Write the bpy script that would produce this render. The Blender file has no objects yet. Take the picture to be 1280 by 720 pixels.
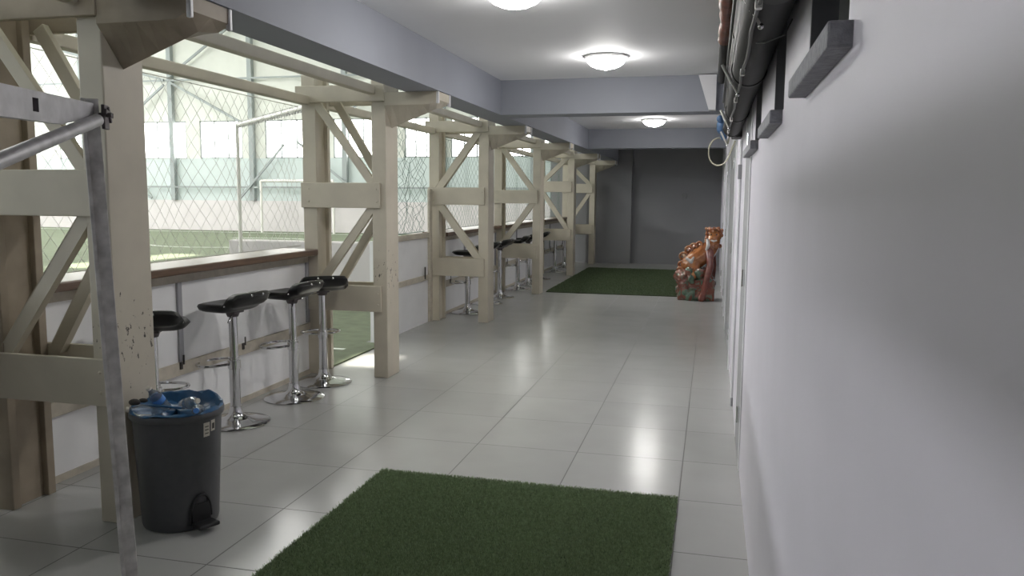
import bpy, bmesh, math, random
import numpy as np
from mathutils import Vector, Matrix
random.seed(7); np.random.seed(7)
PI = math.pi
SC = bpy.context.scene
COL = SC.collection

# ------------------------------------------------------------------ materials
def mat(name, color, rough=0.6, metal=0.0, var=0.0, scale=8.0, bump=0.0, spec=0.5, trans=0.0, coat=0.0, alpha=1.0, stretch=None, color2=None):
    m = bpy.data.materials.new(name); m.use_nodes = True
    nt = m.node_tree; b = nt.nodes['Principled BSDF']
    b.inputs['Base Color'].default_value = (*color, 1)
    b.inputs['Roughness'].default_value = rough
    b.inputs['Metallic'].default_value = metal
    b.inputs['Specular IOR Level'].default_value = spec
    b.inputs['Transmission Weight'].default_value = trans
    b.inputs['Coat Weight'].default_value = coat
    b.inputs['Alpha'].default_value = alpha
    tc = nt.nodes.new('ShaderNodeTexCoord'); mp = nt.nodes.new('ShaderNodeMapping')
    nt.links.new(tc.outputs['Object'], mp.inputs['Vector'])
    if stretch: mp.inputs['Scale'].default_value = stretch
    n = nt.nodes.new('ShaderNodeTexNoise'); n.inputs['Scale'].default_value = scale; n.inputs['Detail'].default_value = 5
    nt.links.new(mp.outputs[0], n.inputs['Vector'])
    if var > 0 or color2:
        r = nt.nodes.new('ShaderNodeValToRGB')
        c2 = color2 if color2 else tuple(c * (1 - var) for c in color)
        r.color_ramp.elements[0].position = 0.3; r.color_ramp.elements[1].position = 0.7
        r.color_ramp.elements[0].color = (*c2, 1); r.color_ramp.elements[1].color = (*color, 1)
        nt.links.new(n.outputs['Fac'], r.inputs['Fac']); nt.links.new(r.outputs['Color'], b.inputs['Base Color'])
    if bump > 0:
        bp = nt.nodes.new('ShaderNodeBump'); bp.inputs['Strength'].default_value = bump; bp.inputs['Distance'].default_value = 0.01
        nt.links.new(n.outputs['Fac'], bp.inputs['Height']); nt.links.new(bp.outputs['Normal'], b.inputs['Normal'])
    m['bsdf'] = b.name
    return m

def emis(name, color, strength):
    m = bpy.data.materials.new(name); m.use_nodes = True
    b = m.node_tree.nodes['Principled BSDF']
    b.inputs['Base Color'].default_value = (*color, 1)
    b.inputs['Emission Color'].default_value = (*color, 1); b.inputs['Emission Strength'].default_value = strength
    return m

M = {}
M['cream'] = mat('cream_paint', (0.57, 0.52, 0.42), 0.45, var=0.12, scale=5, bump=0.05)
M['brown'] = mat('browner_column_tone', (0.36, 0.30, 0.225), 0.55, var=0.25, scale=7, bump=0.06)  # browner tone for the first column's far leg, top rails and arm
M['wall'] = mat('lilac_white_paint', (0.66, 0.635, 0.70), 0.55, var=0.05, scale=3, bump=0.03)
M['ceil'] = mat('ceiling_paint', (0.80, 0.805, 0.82), 0.7, var=0.03, scale=2)
M['beam'] = mat('blue_grey_paint', (0.285, 0.30, 0.34), 0.65, var=0.05, scale=3)
M['back'] = mat('dark_grey_paint', (0.27, 0.27, 0.28), 0.6, var=0.08, scale=2)
M['sill'] = mat('grey_render', (0.36, 0.36, 0.385), 0.8, var=0.25, scale=60, bump=0.5)
M['dark'] = mat('dark_pane_jamb_shade', (0.22, 0.22, 0.235), 0.6, var=0.1)
M['alu_frame'] = mat('pale_window_frame', (0.55, 0.56, 0.52), 0.4)
M['panel'] = mat('white_board', (0.86, 0.86, 0.86), 0.5, var=0.07, scale=4)
M['batten'] = mat('batten_paint', (0.56, 0.51, 0.42), 0.6, var=0.2, scale=20)
M['wood'] = mat('dark_brown_wood', (0.16, 0.095, 0.055), 0.3, var=0.45, scale=6, stretch=(12, 1, 12), bump=0.05)
M['black'] = mat('black_plastic', (0.007, 0.007, 0.008), 0.33, spec=0.35)
M['chrome'] = mat('chrome', (0.62, 0.62, 0.63), 0.12, metal=1.0)
M['bin'] = mat('charcoal_plastic', (0.075, 0.076, 0.080), 0.42, var=0.12, scale=30, bump=0.02)
M['bag'] = mat('blue_bin_bag', (0.025, 0.11, 0.24), 0.3, var=0.3, scale=25, bump=0.2)
M['pedal'] = mat('pedal_plastic', (0.01, 0.01, 0.011), 0.35)
M['label'] = mat('sticker_paper', (0.62, 0.58, 0.5), 0.6)
M['ink'] = mat('dark_ink', (0.04, 0.036, 0.032), 0.6)
M['alu'] = mat('worn_aluminium', (0.56, 0.55, 0.57), 0.42, metal=0.25, var=0.3, scale=14, bump=0.08)
M['alu_dark'] = mat('dirty_aluminium', (0.72, 0.69, 0.67), 0.55, metal=0.0, var=0.4, scale=22, bump=0.1)
M['steel_dark'] = mat('dark_steel', (0.11, 0.095, 0.10), 0.5, metal=0.4)
M['pipe'] = mat('black_pipe', (0.014, 0.014, 0.015), 0.55, var=0.3, scale=12, bump=0.05, spec=0.25)
M['pipe2'] = mat('dark_grey_pipe', (0.035, 0.035, 0.035), 0.5, var=0.3, scale=12, spec=0.25)
M['copper'] = mat('red_brown_insulation', (0.30, 0.10, 0.06), 0.4, var=0.6, scale=18, bump=0.3)
M['rod'] = mat('pale_rod', (0.85, 0.82, 0.78), 0.35, metal=0.0)
M['cable'] = mat('grey_cable', (0.12, 0.12, 0.12), 0.5)
M['ycable'] = mat('yellowish_cable', (0.42, 0.40, 0.30), 0.5)
M['blue'] = mat('blue_cloth_tape', (0.05, 0.11, 0.22), 0.6)
M['whitepaint'] = mat('white_gloss_paint', (0.75, 0.75, 0.77), 0.4)
M['greydoor'] = mat('grey_door_paint', (0.34, 0.34, 0.36), 0.5, var=0.06)
M['lampbase'] = mat('white_enamel', (0.8, 0.8, 0.8), 0.4)
M['hallwall'] = mat('hall_insulation', (0.72, 0.73, 0.68), 0.8, var=0.08, scale=1.6)
M['hallgreen'] = mat('hall_pale_teal_sheet', (0.58, 0.645, 0.635), 0.7, var=0.06, scale=1.0)
M['hallband'] = mat('hall_pink_white_board', (0.68, 0.64, 0.64), 0.7, var=0.06, scale=2)
M['hallsteel'] = mat('hall_grey_steel', (0.33, 0.36, 0.36), 0.6)
M['turf'] = mat('pitch_turf', (0.15, 0.18, 0.11), 0.9, var=0.3, scale=6, bump=0.2)
M['line'] = mat('pitch_line_white', (0.75, 0.78, 0.72), 0.8)
M['goal'] = mat('white_goal_paint', (0.8, 0.78, 0.74), 0.5)
M['netd'] = mat('grey_net_cord', (0.55, 0.53, 0.50), 0.8)
M['netg'] = mat('green_grey_net_cord', (0.16, 0.22, 0.19), 0.8)
M['netw'] = mat('white_net_cord', (0.7, 0.7, 0.68), 0.8)
M['rug'] = mat('mat_backing_green', (0.055, 0.08, 0.038), 0.95, var=0.4, scale=60)
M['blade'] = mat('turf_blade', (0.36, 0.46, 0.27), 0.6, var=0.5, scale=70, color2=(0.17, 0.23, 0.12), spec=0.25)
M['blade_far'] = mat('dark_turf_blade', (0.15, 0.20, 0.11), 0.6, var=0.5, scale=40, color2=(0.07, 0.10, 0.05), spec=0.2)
M['clear'] = mat('clear_plastic', (0.85, 0.9, 0.95), 0.08, trans=0.9)
M['bluecap'] = mat('bottle_label_blue', (0.08, 0.25, 0.65), 0.35)
M['stain'] = M['ink']
M['win'] = emis('daylit_window', (1.0, 0.985, 0.95), 9.0)
M['win_side'] = emis('sunlit_side_window', (0.97, 0.98, 1.0), 38.0)
M['dome'] = emis('lit_lamp_glass', (1.0, 0.98, 0.95), 80.0)

# scuffed cream paint (near columns): dark chips in a band at knee-to-chest height
def scuffed(name, zlo, zhi, thr):
    m = mat(name, (0.57, 0.52, 0.42), 0.45, var=0.12, scale=5, bump=0.05)
    nt = m.node_tree; b = nt.nodes['Principled BSDF']
    src = b.inputs['Base Color'].links[0].from_socket
    tc = nt.nodes.new('ShaderNodeTexCoord')
    mp = nt.nodes.new('ShaderNodeMapping'); mp.inputs['Scale'].default_value = (1, 1, 0.55)
    nt.links.new(tc.outputs['Object'], mp.inputs['Vector'])
    n = nt.nodes.new('ShaderNodeTexNoise'); n.inputs['Scale'].default_value = 34; n.inputs['Detail'].default_value = 6; n.inputs['Roughness'].default_value = 0.7
    nt.links.new(mp.outputs[0], n.inputs['Vector'])
    sep = nt.nodes.new('ShaderNodeSeparateXYZ'); nt.links.new(tc.outputs['Object'], sep.inputs[0])
    r = nt.nodes.new('ShaderNodeValToRGB'); e = r.color_ramp.elements
    e[0].position = 0.0; e[0].color = (0, 0, 0, 1); e[1].position = 1.0; e[1].color = (0, 0, 0, 1)
    mid = r.color_ramp.elements.new((zlo + zhi) / 2 / 2.4); mid.color = (1, 1, 1, 1)
    a = r.color_ramp.elements.new(zlo / 2.4); a.color = (0, 0, 0, 1)
    c = r.color_ramp.elements.new(zhi / 2.4); c.color = (0, 0, 0, 1)
    d = nt.nodes.new('ShaderNodeMath'); d.operation = 'DIVIDE'; d.inputs[1].default_value = 2.4
    nt.links.new(sep.outputs['Z'], d.inputs[0]); nt.links.new(d.outputs[0], r.inputs['Fac'])
    ad = nt.nodes.new('ShaderNodeMath'); ad.operation = 'MULTIPLY_ADD'; ad.inputs[1].default_value = 0.13
    nt.links.new(r.outputs['Color'], ad.inputs[0]); nt.links.new(n.outputs['Fac'], ad.inputs[2])
    g = nt.nodes.new('ShaderNodeMath'); g.operation = 'GREATER_THAN'; g.inputs[1].default_value = thr
    nt.links.new(ad.outputs[0], g.inputs[0])
    mx = nt.nodes.new('ShaderNodeMixRGB'); mx.inputs[2].default_value = (0.06, 0.05, 0.04, 1)
    nt.links.new(src, mx.inputs[1]); nt.links.new(g.outputs[0], mx.inputs[0])
    nt.links.new(mx.outputs[0], b.inputs['Base Color'])
    return m
M['cream_scuff'] = scuffed('scuffed_cream_paint', 0.35, 1.3, 0.72)

# floor tiles
def tile_mat():
    m = bpy.data.materials.new('grey_floor_tile'); m.use_nodes = True
    nt = m.node_tree; b = nt.nodes['Principled BSDF']
    tc = nt.nodes.new('ShaderNodeTexCoord')
    br = nt.nodes.new('ShaderNodeTexBrick'); br.offset = 0.0; br.squash = 1.0
    br.inputs['Scale'].default_value = 1.0; br.inputs['Mortar Size'].default_value = 0.004
    br.inputs['Mortar Smooth'].default_value = 0.3
    br.inputs['Brick Width'].default_value = 0.6; br.inputs['Row Height'].default_value = 0.6
    br.inputs['Color1'].default_value = (0.40, 0.40, 0.39, 1); br.inputs['Color2'].default_value = (0.38, 0.38, 0.372, 1)
    br.inputs['Mortar'].default_value = (0.12, 0.118, 0.115, 1)
    nt.links.new(tc.outputs['Object'], br.inputs['Vector'])
    n = nt.nodes.new('ShaderNodeTexNoise'); n.inputs['Scale'].default_value = 3.0; n.inputs['Detail'].default_value = 6
    nt.links.new(tc.outputs['Object'], n.inputs['Vector'])
    r = nt.nodes.new('ShaderNodeMapRange'); r.inputs['To Min'].default_value = 0.9; r.inputs['To Max'].default_value = 1.08
    nt.links.new(n.outputs['Fac'], r.inputs['Value'])
    mx = nt.nodes.new('ShaderNodeMixRGB'); mx.blend_type = 'MULTIPLY'; mx.inputs[0].default_value = 1
    nt.links.new(br.outputs['Color'], mx.inputs[1]); nt.links.new(r.outputs[0], mx.inputs[2])
    nt.links.new(mx.outputs[0], b.inputs['Base Color'])
    r2 = nt.nodes.new('ShaderNodeMapRange'); r2.inputs['To Min'].default_value = 0.22; r2.inputs['To Max'].default_value = 0.36
    nt.links.new(n.outputs['Fac'], r2.inputs['Value'])
    ma = nt.nodes.new('ShaderNodeMath'); ma.operation = 'MULTIPLY_ADD'; ma.inputs[1].default_value = 0.4
    nt.links.new(br.outputs['Fac'], ma.inputs[0]); ma.inputs[2].default_value = 0.22
    nt.links.new(ma.outputs[0], b.inputs['Roughness'])
    bp = nt.nodes.new('ShaderNodeBump'); bp.inputs['Strength'].default_value = 0.25; bp.inputs['Distance'].default_value = 0.002; bp.invert = True
    nt.links.new(br.outputs['Fac'], bp.inputs['Height']); nt.links.new(bp.outputs['Normal'], b.inputs['Normal'])
    b.inputs['Specular IOR Level'].default_value = 0.5
    return m
M['tile'] = tile_mat()

# glazed ceramic: rock with red / green / cream runs, and amber lion glaze
def glaze(name, stops, scale, rough=0.12):
    m = bpy.data.materials.new(name); m.use_nodes = True
    nt = m.node_tree; b = nt.nodes['Principled BSDF']
    tc = nt.nodes.new('ShaderNodeTexCoord')
    n = nt.nodes.new('ShaderNodeTexNoise'); n.inputs['Scale'].default_value = scale; n.inputs['Detail'].default_value = 3; n.inputs['Distortion'].default_value = 1.2
    nt.links.new(tc.outputs['Object'], n.inputs['Vector'])
    r = nt.nodes.new('ShaderNodeValToRGB'); e = r.color_ramp.elements
    e[0].position, e[0].color = stops[0][0], (*stops[0][1], 1)
    e[1].position, e[1].color = stops[-1][0], (*stops[-1][1], 1)
    for p, c in stops[1:-1]:
        k = e.new(p); k.color = (*c, 1)
    nt.links.new(n.outputs['Fac'], r.inputs['Fac']); nt.links.new(r.outputs['Color'], b.inputs['Base Color'])
    b.inputs['Roughness'].default_value = rough; b.inputs['Coat Weight'].default_value = 0.6
    return m
M['gl_rock'] = glaze('glazed_rock_red_green', [(0.30, (0.03, 0.06, 0.04)), (0.42, (0.10, 0.17, 0.11)), (0.50, (0.17, 0.05, 0.035)), (0.60, (0.22, 0.07, 0.045)), (0.70, (0.17, 0.21, 0.15))], 7)
M['gl_lion'] = glaze('glazed_amber', [(0.30, (0.12, 0.03, 0.012)), (0.50, (0.36, 0.13, 0.04)), (0.70, (0.46, 0.20, 0.07))], 6)
M['gl_mane'] = glaze('glazed_orange_mane', [(0.30, (0.16, 0.04, 0.02)), (0.52, (0.32, 0.11, 0.04)), (0.72, (0.45, 0.30, 0.18))], 14)
M['gl_white'] = glaze('glazed_white', [(0.3, (0.45, 0.43, 0.40)), (0.7, (0.72, 0.70, 0.66))], 8)
M['gl_red'] = glaze('glazed_red_brown', [(0.30, (0.12, 0.03, 0.02)), (0.70, (0.27, 0.075, 0.05))], 6)

# ------------------------------------------------------------------ mesh helpers
class MB:
    def __init__(s): s.bm = bmesh.new()
    def box(s, a, b, bev=0.0):
        a = Vector(a); b = Vector(b)
        r = bmesh.ops.create_cube(s.bm, size=1.0)
        d = b - a; c = (a + b) / 2
        for v in r['verts']: v.co = Vector((v.co.x * d.x, v.co.y * d.y, v.co.z * d.z)) + c
        if bev > 0:
            ed = list({e for v in r['verts'] for e in v.link_edges})
            bmesh.ops.bevel(s.bm, geom=ed, offset=bev, segments=2, affect='EDGES', profile=0.5)
        return s
    def bar(s, p, q, w, t, up=(0, 0, 1), bev=0.0):
        """rectangular bar p->q ; w across (perp. to up), t along up"""
        p = Vector(p); q = Vector(q); ax = (q - p); L = ax.length; ax.normalize()
        u = Vector(up); sd = ax.cross(u).normalized(); u = sd.cross(ax).normalized()
        r = bmesh.ops.create_cube(s.bm, size=1.0)
        for v in r['verts']:
            v.co = p + ax * (v.co.y + 0.5) * L + sd * v.co.x * w + u * v.co.z * t
        if bev > 0:
            ed = list({e for v in r['verts'] for e in v.link_edges})
            bmesh.ops.bevel(s.bm, geom=ed, offset=bev, segments=2, affect='EDGES', profile=0.5)
        return s
    def tube(s, pts, r, n=10, closed=False, cap=True):
        pts = [Vector(p) for p in pts]; N = len(pts); rings = []
        rr = r if hasattr(r, '__len__') else [r] * N
        prev = None
        for i, p in enumerate(pts):
            if closed: t = pts[(i + 1) % N] - pts[i - 1]
            else: t = pts[min(i + 1, N - 1)] - pts[max(i - 1, 0)]
            t.normalize()
            if prev is None:
                a = Vector((0, 0, 1)) if abs(t.z) < 0.9 else Vector((1, 0, 0))
                u = t.cross(a).normalized()
            else:
                u = (prev - t * prev.dot(t)).normalized()
            prev = u; w = t.cross(u)
            rings.append([s.bm.verts.new(p + (u * math.cos(2 * PI * k / n) + w * math.sin(2 * PI * k / n)) * rr[i]) for k in range(n)])
        for i in range(N if closed else N - 1):
            A = rings[i]; B = rings[(i + 1) % N]
            for k in range(n): s.bm.faces.new((A[k], A[(k + 1) % n], B[(k + 1) % n], B[k]))
        if cap and not closed:
            s.bm.faces.new(list(reversed(rings[0]))); s.bm.faces.new(rings[-1])
        return s
    def lathe(s, prof, c=(0, 0, 0), n=40, tilt=None):
        c = Vector(c); rings = []
        for r, z in prof:
            if r < 1e-6: rings.append([s.bm.verts.new(c + Vector((0, 0, z)))])
            else: rings.append([s.bm.verts.new(c + Vector((r * math.cos(2 * PI * k / n), r * math.sin(2 * PI * k / n), z))) for k in range(n)])
        for A, B in zip(rings, rings[1:]):
            if len(A) == 1 and len(B) == 1: continue
            for k in range(n):
                if len(A) == 1: s.bm.faces.new((A[0], B[k], B[(k + 1) % n]))
                elif len(B) == 1: s.bm.faces.new((A[k], A[(k + 1) % n], B[0]))
                else: s.bm.faces.new((A[k], A[(k + 1) % n], B[(k + 1) % n], B[k]))
        return s
    def loft(s, secs):
        R = [[s.bm.verts.new(Vector(p)) for p in sec] for sec in secs]
        n = len(R[0])
        for A, B in zip(R, R[1:]):
            for k in range(n): s.bm.faces.new((A[k], A[(k + 1) % n], B[(k + 1) % n], B[k]))
        s.bm.faces.new(list(reversed(R[0]))); s.bm.faces.new(R[-1])
        return s
    def ball(s, c, r, sub=2, sc=(1, 1, 1), rot=None):
        k = bmesh.ops.create_icosphere(s.bm, subdivisions=sub, radius=1.0)
        mt = rot if rot else Matrix.Identity(3)
        for v in k['verts']:
            v.co = mt @ Vector((v.co.x * r * sc[0], v.co.y * r * sc[1], v.co.z * r * sc[2])) + Vector(c)
        return s
    def xf(s, mtx): bmesh.ops.transform(s.bm, matrix=mtx, verts=s.bm.verts); return s
    def build(s, name, m, parent=None, smooth=False, loc=None):
        bmesh.ops.recalc_face_normals(s.bm, faces=s.bm.faces)
        me = bpy.data.meshes.new(name); s.bm.to_mesh(me); s.bm.free()
        if smooth:
            for p in me.polygons: p.use_smooth = True
            me.set_sharp_from_angle(angle=math.radians(40))
        me.materials.append(M[m] if isinstance(m, str) else m)
        o = bpy.data.objects.new(name, me); COL.objects.link(o)
        if parent: o.parent = parent
        if loc: o.location = loc
        return o

def build_split(mb, name, m, parent=None, smooth=False):
    """each loose piece becomes an object of its own"""
    bm = mb.bm; bm.verts.ensure_lookup_table(); seen = set(); out = []
    for v0 in bm.verts:
        if v0 in seen: continue
        st = [v0]; comp = []; seen.add(v0)
        while st:
            v = st.pop(); comp.append(v)
            for e in v.link_edges:
                w = e.other_vert(v)
                if w not in seen: seen.add(w); st.append(w)
        q = MB(); mp = {v: q.bm.verts.new(v.co) for v in comp}
        for f in {f for v in comp for f in v.link_faces}: q.bm.faces.new([mp[v] for v in f.verts])
        out.append(q.build(name, m, parent, smooth))
    bm.free(); return out
def tag(o, label=None, cat=None, group=None, kind=None):
    if label: o['label'] = label
    if cat: o['category'] = cat
    if group: o['group'] = group
    if kind: o['kind'] = kind
    return o
def empty(name, loc=(0, 0, 0), rz=0, **k):
    o = bpy.data.objects.new(name, None); COL.objects.link(o)
    o.location = loc; o.rotation_euler = (0, 0, rz); o.empty_display_size = 0.1
    return tag(o, **k)
def struct(o): o['kind'] = 'structure'; return o
def dup(root, loc, rz, label):
    r = root.copy(); COL.objects.link(r); r.location = loc; r.rotation_euler = (0, 0, rz); r['label'] = label
    for ch in list(root.children):
        c = ch.copy(); COL.objects.link(c); c.parent = r
        for g in ch.children:
            d = g.copy(); COL.objects.link(d); d.parent = c
    return r

# ------------------------------------------------------------------ the setting
XW = 0.19           # face of the right wall
YB = 18.15          # face of the back wall
ZC = 2.60           # ceiling
XB = -2.05          # corridor face of the long beam

# corridor floor (object origin on a tile corner so the grid falls where it lies)
OX, OY = -0.11 - 0.6 * 12, 4.4776 - 0.6 * 16
f = MB().box((-3.34 - OX, -8.0 - OY, -0.12), (XW + 0.02 - OX, YB + 0.02 - OY, 0.0))
struct(f.build('floor', 'tile', loc=(OX, OY, 0)))

# right wall with three small window openings
WIN = [(1.33, 1.86), (2.47, 2.86), (3.62, 4.10)]
Z0, Z1 = 1.725, 2.48
w = MB(); w.box((XW, -8.0, 0), (XW + 0.3, YB + 0.3, Z0)); w.box((XW, -8.0, Z1), (XW + 0.3, YB + 0.3, 2.75))
ys = [-8.0] + [y for p in WIN for y in p] + [YB + 0.3]
for a, b in zip(ys[0::2], ys[1::2]): w.box((XW, a, Z0), (XW + 0.3, b, Z1))
struct(w.build('wall_right', 'wall'))
for i, (a, b) in enumerate(WIN):
    g = struct(MB().box((XW + 0.10, a, Z0), (XW + 0.12, b, Z1)).build('window_%d' % (i + 1), 'dark'))
    fr = MB()
    fr.box((XW + 0.05, a, Z0), (XW + 0.10, a + 0.05, Z1)).box((XW + 0.05, a + 0.05, Z1 - 0.04), (XW + 0.10, b - 0.012, Z1)).box((XW + 0.05, a + 0.05, Z0), (XW + 0.10, b - 0.012, Z0 + 0.03))
    fr.box((XW + 0.055, b - 0.012, Z0), (XW + 0.10, b, Z1))
    fr.build('window_frame', 'alu_frame', g)
    jl = MB().box((XW + 0.001, b - 0.006, Z0), (XW + 0.055, b, Z1)); jl.build('jamb_shade', 'dark', g)  # dark strip along the far jamb: its shade put into the colour
SILL = [(1.28, 1.90, 'near'), (2.50, 3.14, 'middle'), (3.77, 4.62, 'far')]
for i, (a, b, nm) in enumerate(SILL):
    m = MB().box((XW - 0.036, a, 1.688), (XW + 0.05, b, 1.727), bev=0.004)
    o = struct(m.build('trim_%d' % (i + 1), 'sill'))

# doors further down the right wall: casings, leaves, hinges
def door(n, y0, y1, zt, p=0.012):
    leaf = struct(MB().box((XW - 0.004, y0 + 0.06, 0.012), (XW + 0.0, y1 - 0.06, zt)).build('door_%d' % n, 'greydoor'))
    c = MB().box((XW - p, y0, 0.0), (XW, y0 + 0.07, zt + 0.07), bev=0.004).box((XW - p, y1 - 0.07, 0.0), (XW, y1, zt + 0.07), bev=0.004).box((XW - p, y0 + 0.07, zt), (XW, y1 - 0.07, zt + 0.07), bev=0.004)
    c.build('door_frame', 'whitepaint', leaf)
    h = MB()
    for z in (0.25, 1.0, 1.72): h.tube([(XW - 0.016, y0 + 0.075, z), (XW - 0.016, y0 + 0.075, z + 0.09)], 0.008)
    build_split(h, 'hinge', 'chrome', leaf, smooth=True)
door(1, 4.38, 5.10, 1.98, 0.0055); door(2, 7.05, 9.35, 1.98); door(3, 10.3, 11.3, 1.98); door(4, 13.0, 14.0, 1.98)

# back wall with a shallow pier on its left and a socket
struct(MB().box((-3.6, YB, 0), (XW + 0.3, YB + 0.25, 2.75)).build('wall_back', 'back'))
struct(MB().box((-2.75, YB - 0.12, 0), (-1.74, YB, 2.55), bev=0.006).build('trim_4', 'back'))
so = empty('wall_socket', (-0.60, YB, 1.51), label='small pale round switch on the dark grey end wall', cat='switch')
MB().box((-0.055, -0.012, -0.055), (0.055, 0, 0.055), bev=0.006).build('plate', M['back'], so)
MB().lathe([(0, -0.02), (0.03, -0.02), (0.034, 0.0)], n=20).xf(Matrix.Rotation(PI / 2, 4, 'X')).build('rocker', 'label', so, smooth=True).location = (0, -0.02, 0)

# ceiling slab, long beam on the hall side and two cross beams
struct(MB().box((XB - 0.02, -8.0, ZC), (XW + 0.3, YB + 0.25, ZC + 0.15)).build('ceiling', 'ceil'))
struct(MB().box((-2.33, -8.0, 2.268), (XB, YB, 2.75)).build('trim_5', 'beam'))
struct(MB().box((XB, 7.78, 2.268), (XW, 8.08, ZC)).build('trim_6', 'beam'))
struct(MB().box((XB, 13.55, 2.285), (XW, 13.85, ZC)).build('trim_7', 'beam'))
struct(MB().loft([[(-0.16, 7.70, 2.59), (0.0, 7.70, 2.59), (0.0, 7.70, 2.272), (-0.06, 7.70, 2.272)], [(-0.16, 7.779, 2.59), (0.0, 7.779, 2.59), (0.0, 7.779, 2.272), (-0.06, 7.779, 2.272)]]).build('trim_8', 'whitepaint'))
struct(MB().box((-3.45, -8.0, 0), (-3.34, -1.6, 2.75)).build('wall_left', 'wall'))
# wall behind the camera end of the corridor
struct(MB().box((-3.4, -8.2, 0), (XW + 0.3, -8.0, 2.75)).build('wall_front', 'wall'))

# ------------------------------------------------------------------ the sports hall
HX0, HX1, HY0, HY1, HZ = -33.0, -3.34, -8.0, 30.0, 9.0
struct(MB().box((HX0, HY0, -0.2), (-3.34, HY1 + 0.3, -0.03)).build('floor_pitch', 'turf'))
# end wall: board band, teal sheet, insulation, with a row of windows left open
wz0, wz1 = 2.97, 4.52
wins = [(-31.6, -29.6), (-28.0, -25.6), (-23.75, -21.6), (-20.95, -18.95), (-17.9, -15.75), (-14.85, -12.9), (-11.8, -10.45), (-9.9, -8.3), (-7.6, -6.0), (-5.4, -3.9)]
e = MB(); e.box((HX0, HY1, 1.23), (HX1 + 0.4, HY1 + 0.2, wz0))
struct(e.build('wall_end_lower', 'hallgreen'))
e = MB(); e.box((HX0, HY1, wz1), (HX1 + 0.4, HY1 + 0.2, HZ))
xs = [HX0] + [x for p in wins for x in p] + [HX1 + 0.4]
for a, b in zip(xs[0::2], xs[1::2]): e.box((a, HY1, wz0), (b, HY1 + 0.2, wz1))
struct(e.build('wall_end', 'hallwall'))
struct(MB().box((HX0, HY1 - 0.06, -0.03), (HX1 + 0.4, HY1 + 0.2, 1.23)).build('wall_end_band', 'hallband'))
for i, (a, b) in enumerate(wins):
    g = struct(MB().box((a, HY1 + 0.10, wz0), (b, HY1 + 0.14, wz1)).build('window_%d' % (i + 11), 'win'))
    fr = MB(); t = 0.05
    fr.box((a, HY1 + 0.02, wz0), (b, HY1 + 0.08, wz0 + t)).box((a, HY1 + 0.02, wz1 - t), (b, HY1 + 0.08, wz1))
    for k in range(4):
        x = a + (b - a - t) * k / 3; fr.box((x, HY1 + 0.02, wz0), (x + t, HY1 + 0.08, wz1))
    fr.build('window_frame', 'hallsteel', g)
struct(MB().box((HX0 - 0.2, HY0, -0.03), (HX0, HY1 + 0.2, HZ)).build('wall_hall_left', 'hallwall'))
# side windows of the hall facing the corridor
for i, y in enumerate(np.arange(-7.2, 28, 3.0)):
    g = struct(MB().box((HX0 + 0.0, y, 4.65), (HX0 + 0.02, y + 2.6, 5.85)).build('window_%d' % (i + 31), 'win_side'))
    fr = MB()
    for k in range(4): fr.box((HX0 + 0.02, y + 0.85 * k, 4.65), (HX0 + 0.05, y + 0.85 * k + 0.05, 5.85))
    fr.box((HX0 + 0.02, y, 4.62), (HX0 + 0.05, y + 2.6, 4.65)).box((HX0 + 0.02, y, 5.85), (HX0 + 0.05, y + 2.6, 5.88)).build('window_frame', 'hallsteel', g)
# unseen roof; two openings added to shape the sun patches
sx0, sx1, sy0, sy1 = -13.35, -12.35, 13.6, 17.7     # the sun patch on the pitch
SUN = Vector((0.42, -0.30, -1.0)).normalized()       # travel direction of the light
sh = -SUN * (HZ / -SUN.z)
holes = [(p[0] + sh.x, p[1] + sh.x, p[2] + sh.y, p[3] + sh.y) for p in ((sx0, sx1, sy0, sy1), (-3.12, -2.74, 6.32, 6.86))]
r = MB(); yl = sorted([HY0, HY1] + [v for h_ in holes for v in h_[2:]])
for y0, y1 in zip(yl, yl[1:]):
    xl = [HX0] + [v for h_ in sorted(holes) if h_[2] <= y0 + 1e-6 and h_[3] >= y1 - 1e-6 for v in h_[:2]] + [HX1 + 1.2]
    for x0, x1 in zip(xl[0::2], xl[1::2]): r.box((x0, y0, HZ), (x1, y1, HZ + 0.1))
struct(r.build('ceiling_hall', 'hallwall'))
# blank wall of the hall above the corridor roof
struct(MB().box((-2.33, HY0, 2.75), (-2.2, HY1, HZ)).build('wall_hall_right', 'hallwall'))

# steel frame in front of the end wall: posts, girts, diagonal braces
posts_x = [-30.6, -26.6, -22.2, -14.3, -18.45, -10.2, -6.6]
for i, x in enumerate(sorted(posts_x)):
    o = MB().box((x - 0.10, HY1 - 0.2, 1.23), (x + 0.10, HY1 - 0.005, HZ), bev=0.01).build('steel_post', 'hallsteel')
    tag(o, 'thin grey steel post on the hall end wall, %s from its left' % ['first', 'second', 'third', 'fourth', 'fifth', 'sixth', 'seventh'][i], 'post', 'steel posts on the hall end wall')
for i, (z, nm) in enumerate([(1.75, 'low grey steel rail running under the hall windows'), (6.15, 'grey steel rail running high above the hall windows')]):
    tag(MB().box((HX0, HY1 - 0.23, z), (HX1 + 0.3, HY1 - 0.20, z + 0.07)).build('steel_rail', 'hallsteel'), nm, 'rail')
br = [((-26.6, 3.0), (-23.2, 1.3), 'left of the big windows'), ((-19.0, 1.3), (-16.9, 3.5), 'rising behind the white goal post'), ((-16.3, 3.6), (-13.4, 1.3), 'falling behind the small far goal'), ((-27.5, 7.6), (-22.4, 6.2), 'high up beside the near column'),
      ((-22.1, 6.1), (-18.8, 4.4), 'above the second bright window'), ((-22.4, 6.0), (-24.3, 4.6), 'short one above the first bright window'), ((-22.2, 6.3), (-19.0, 8.4), 'rising under the hall roof'), ((-14.2, 4.6), (-12.4, 6.1), 'above the windows beyond the second column')]
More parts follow.
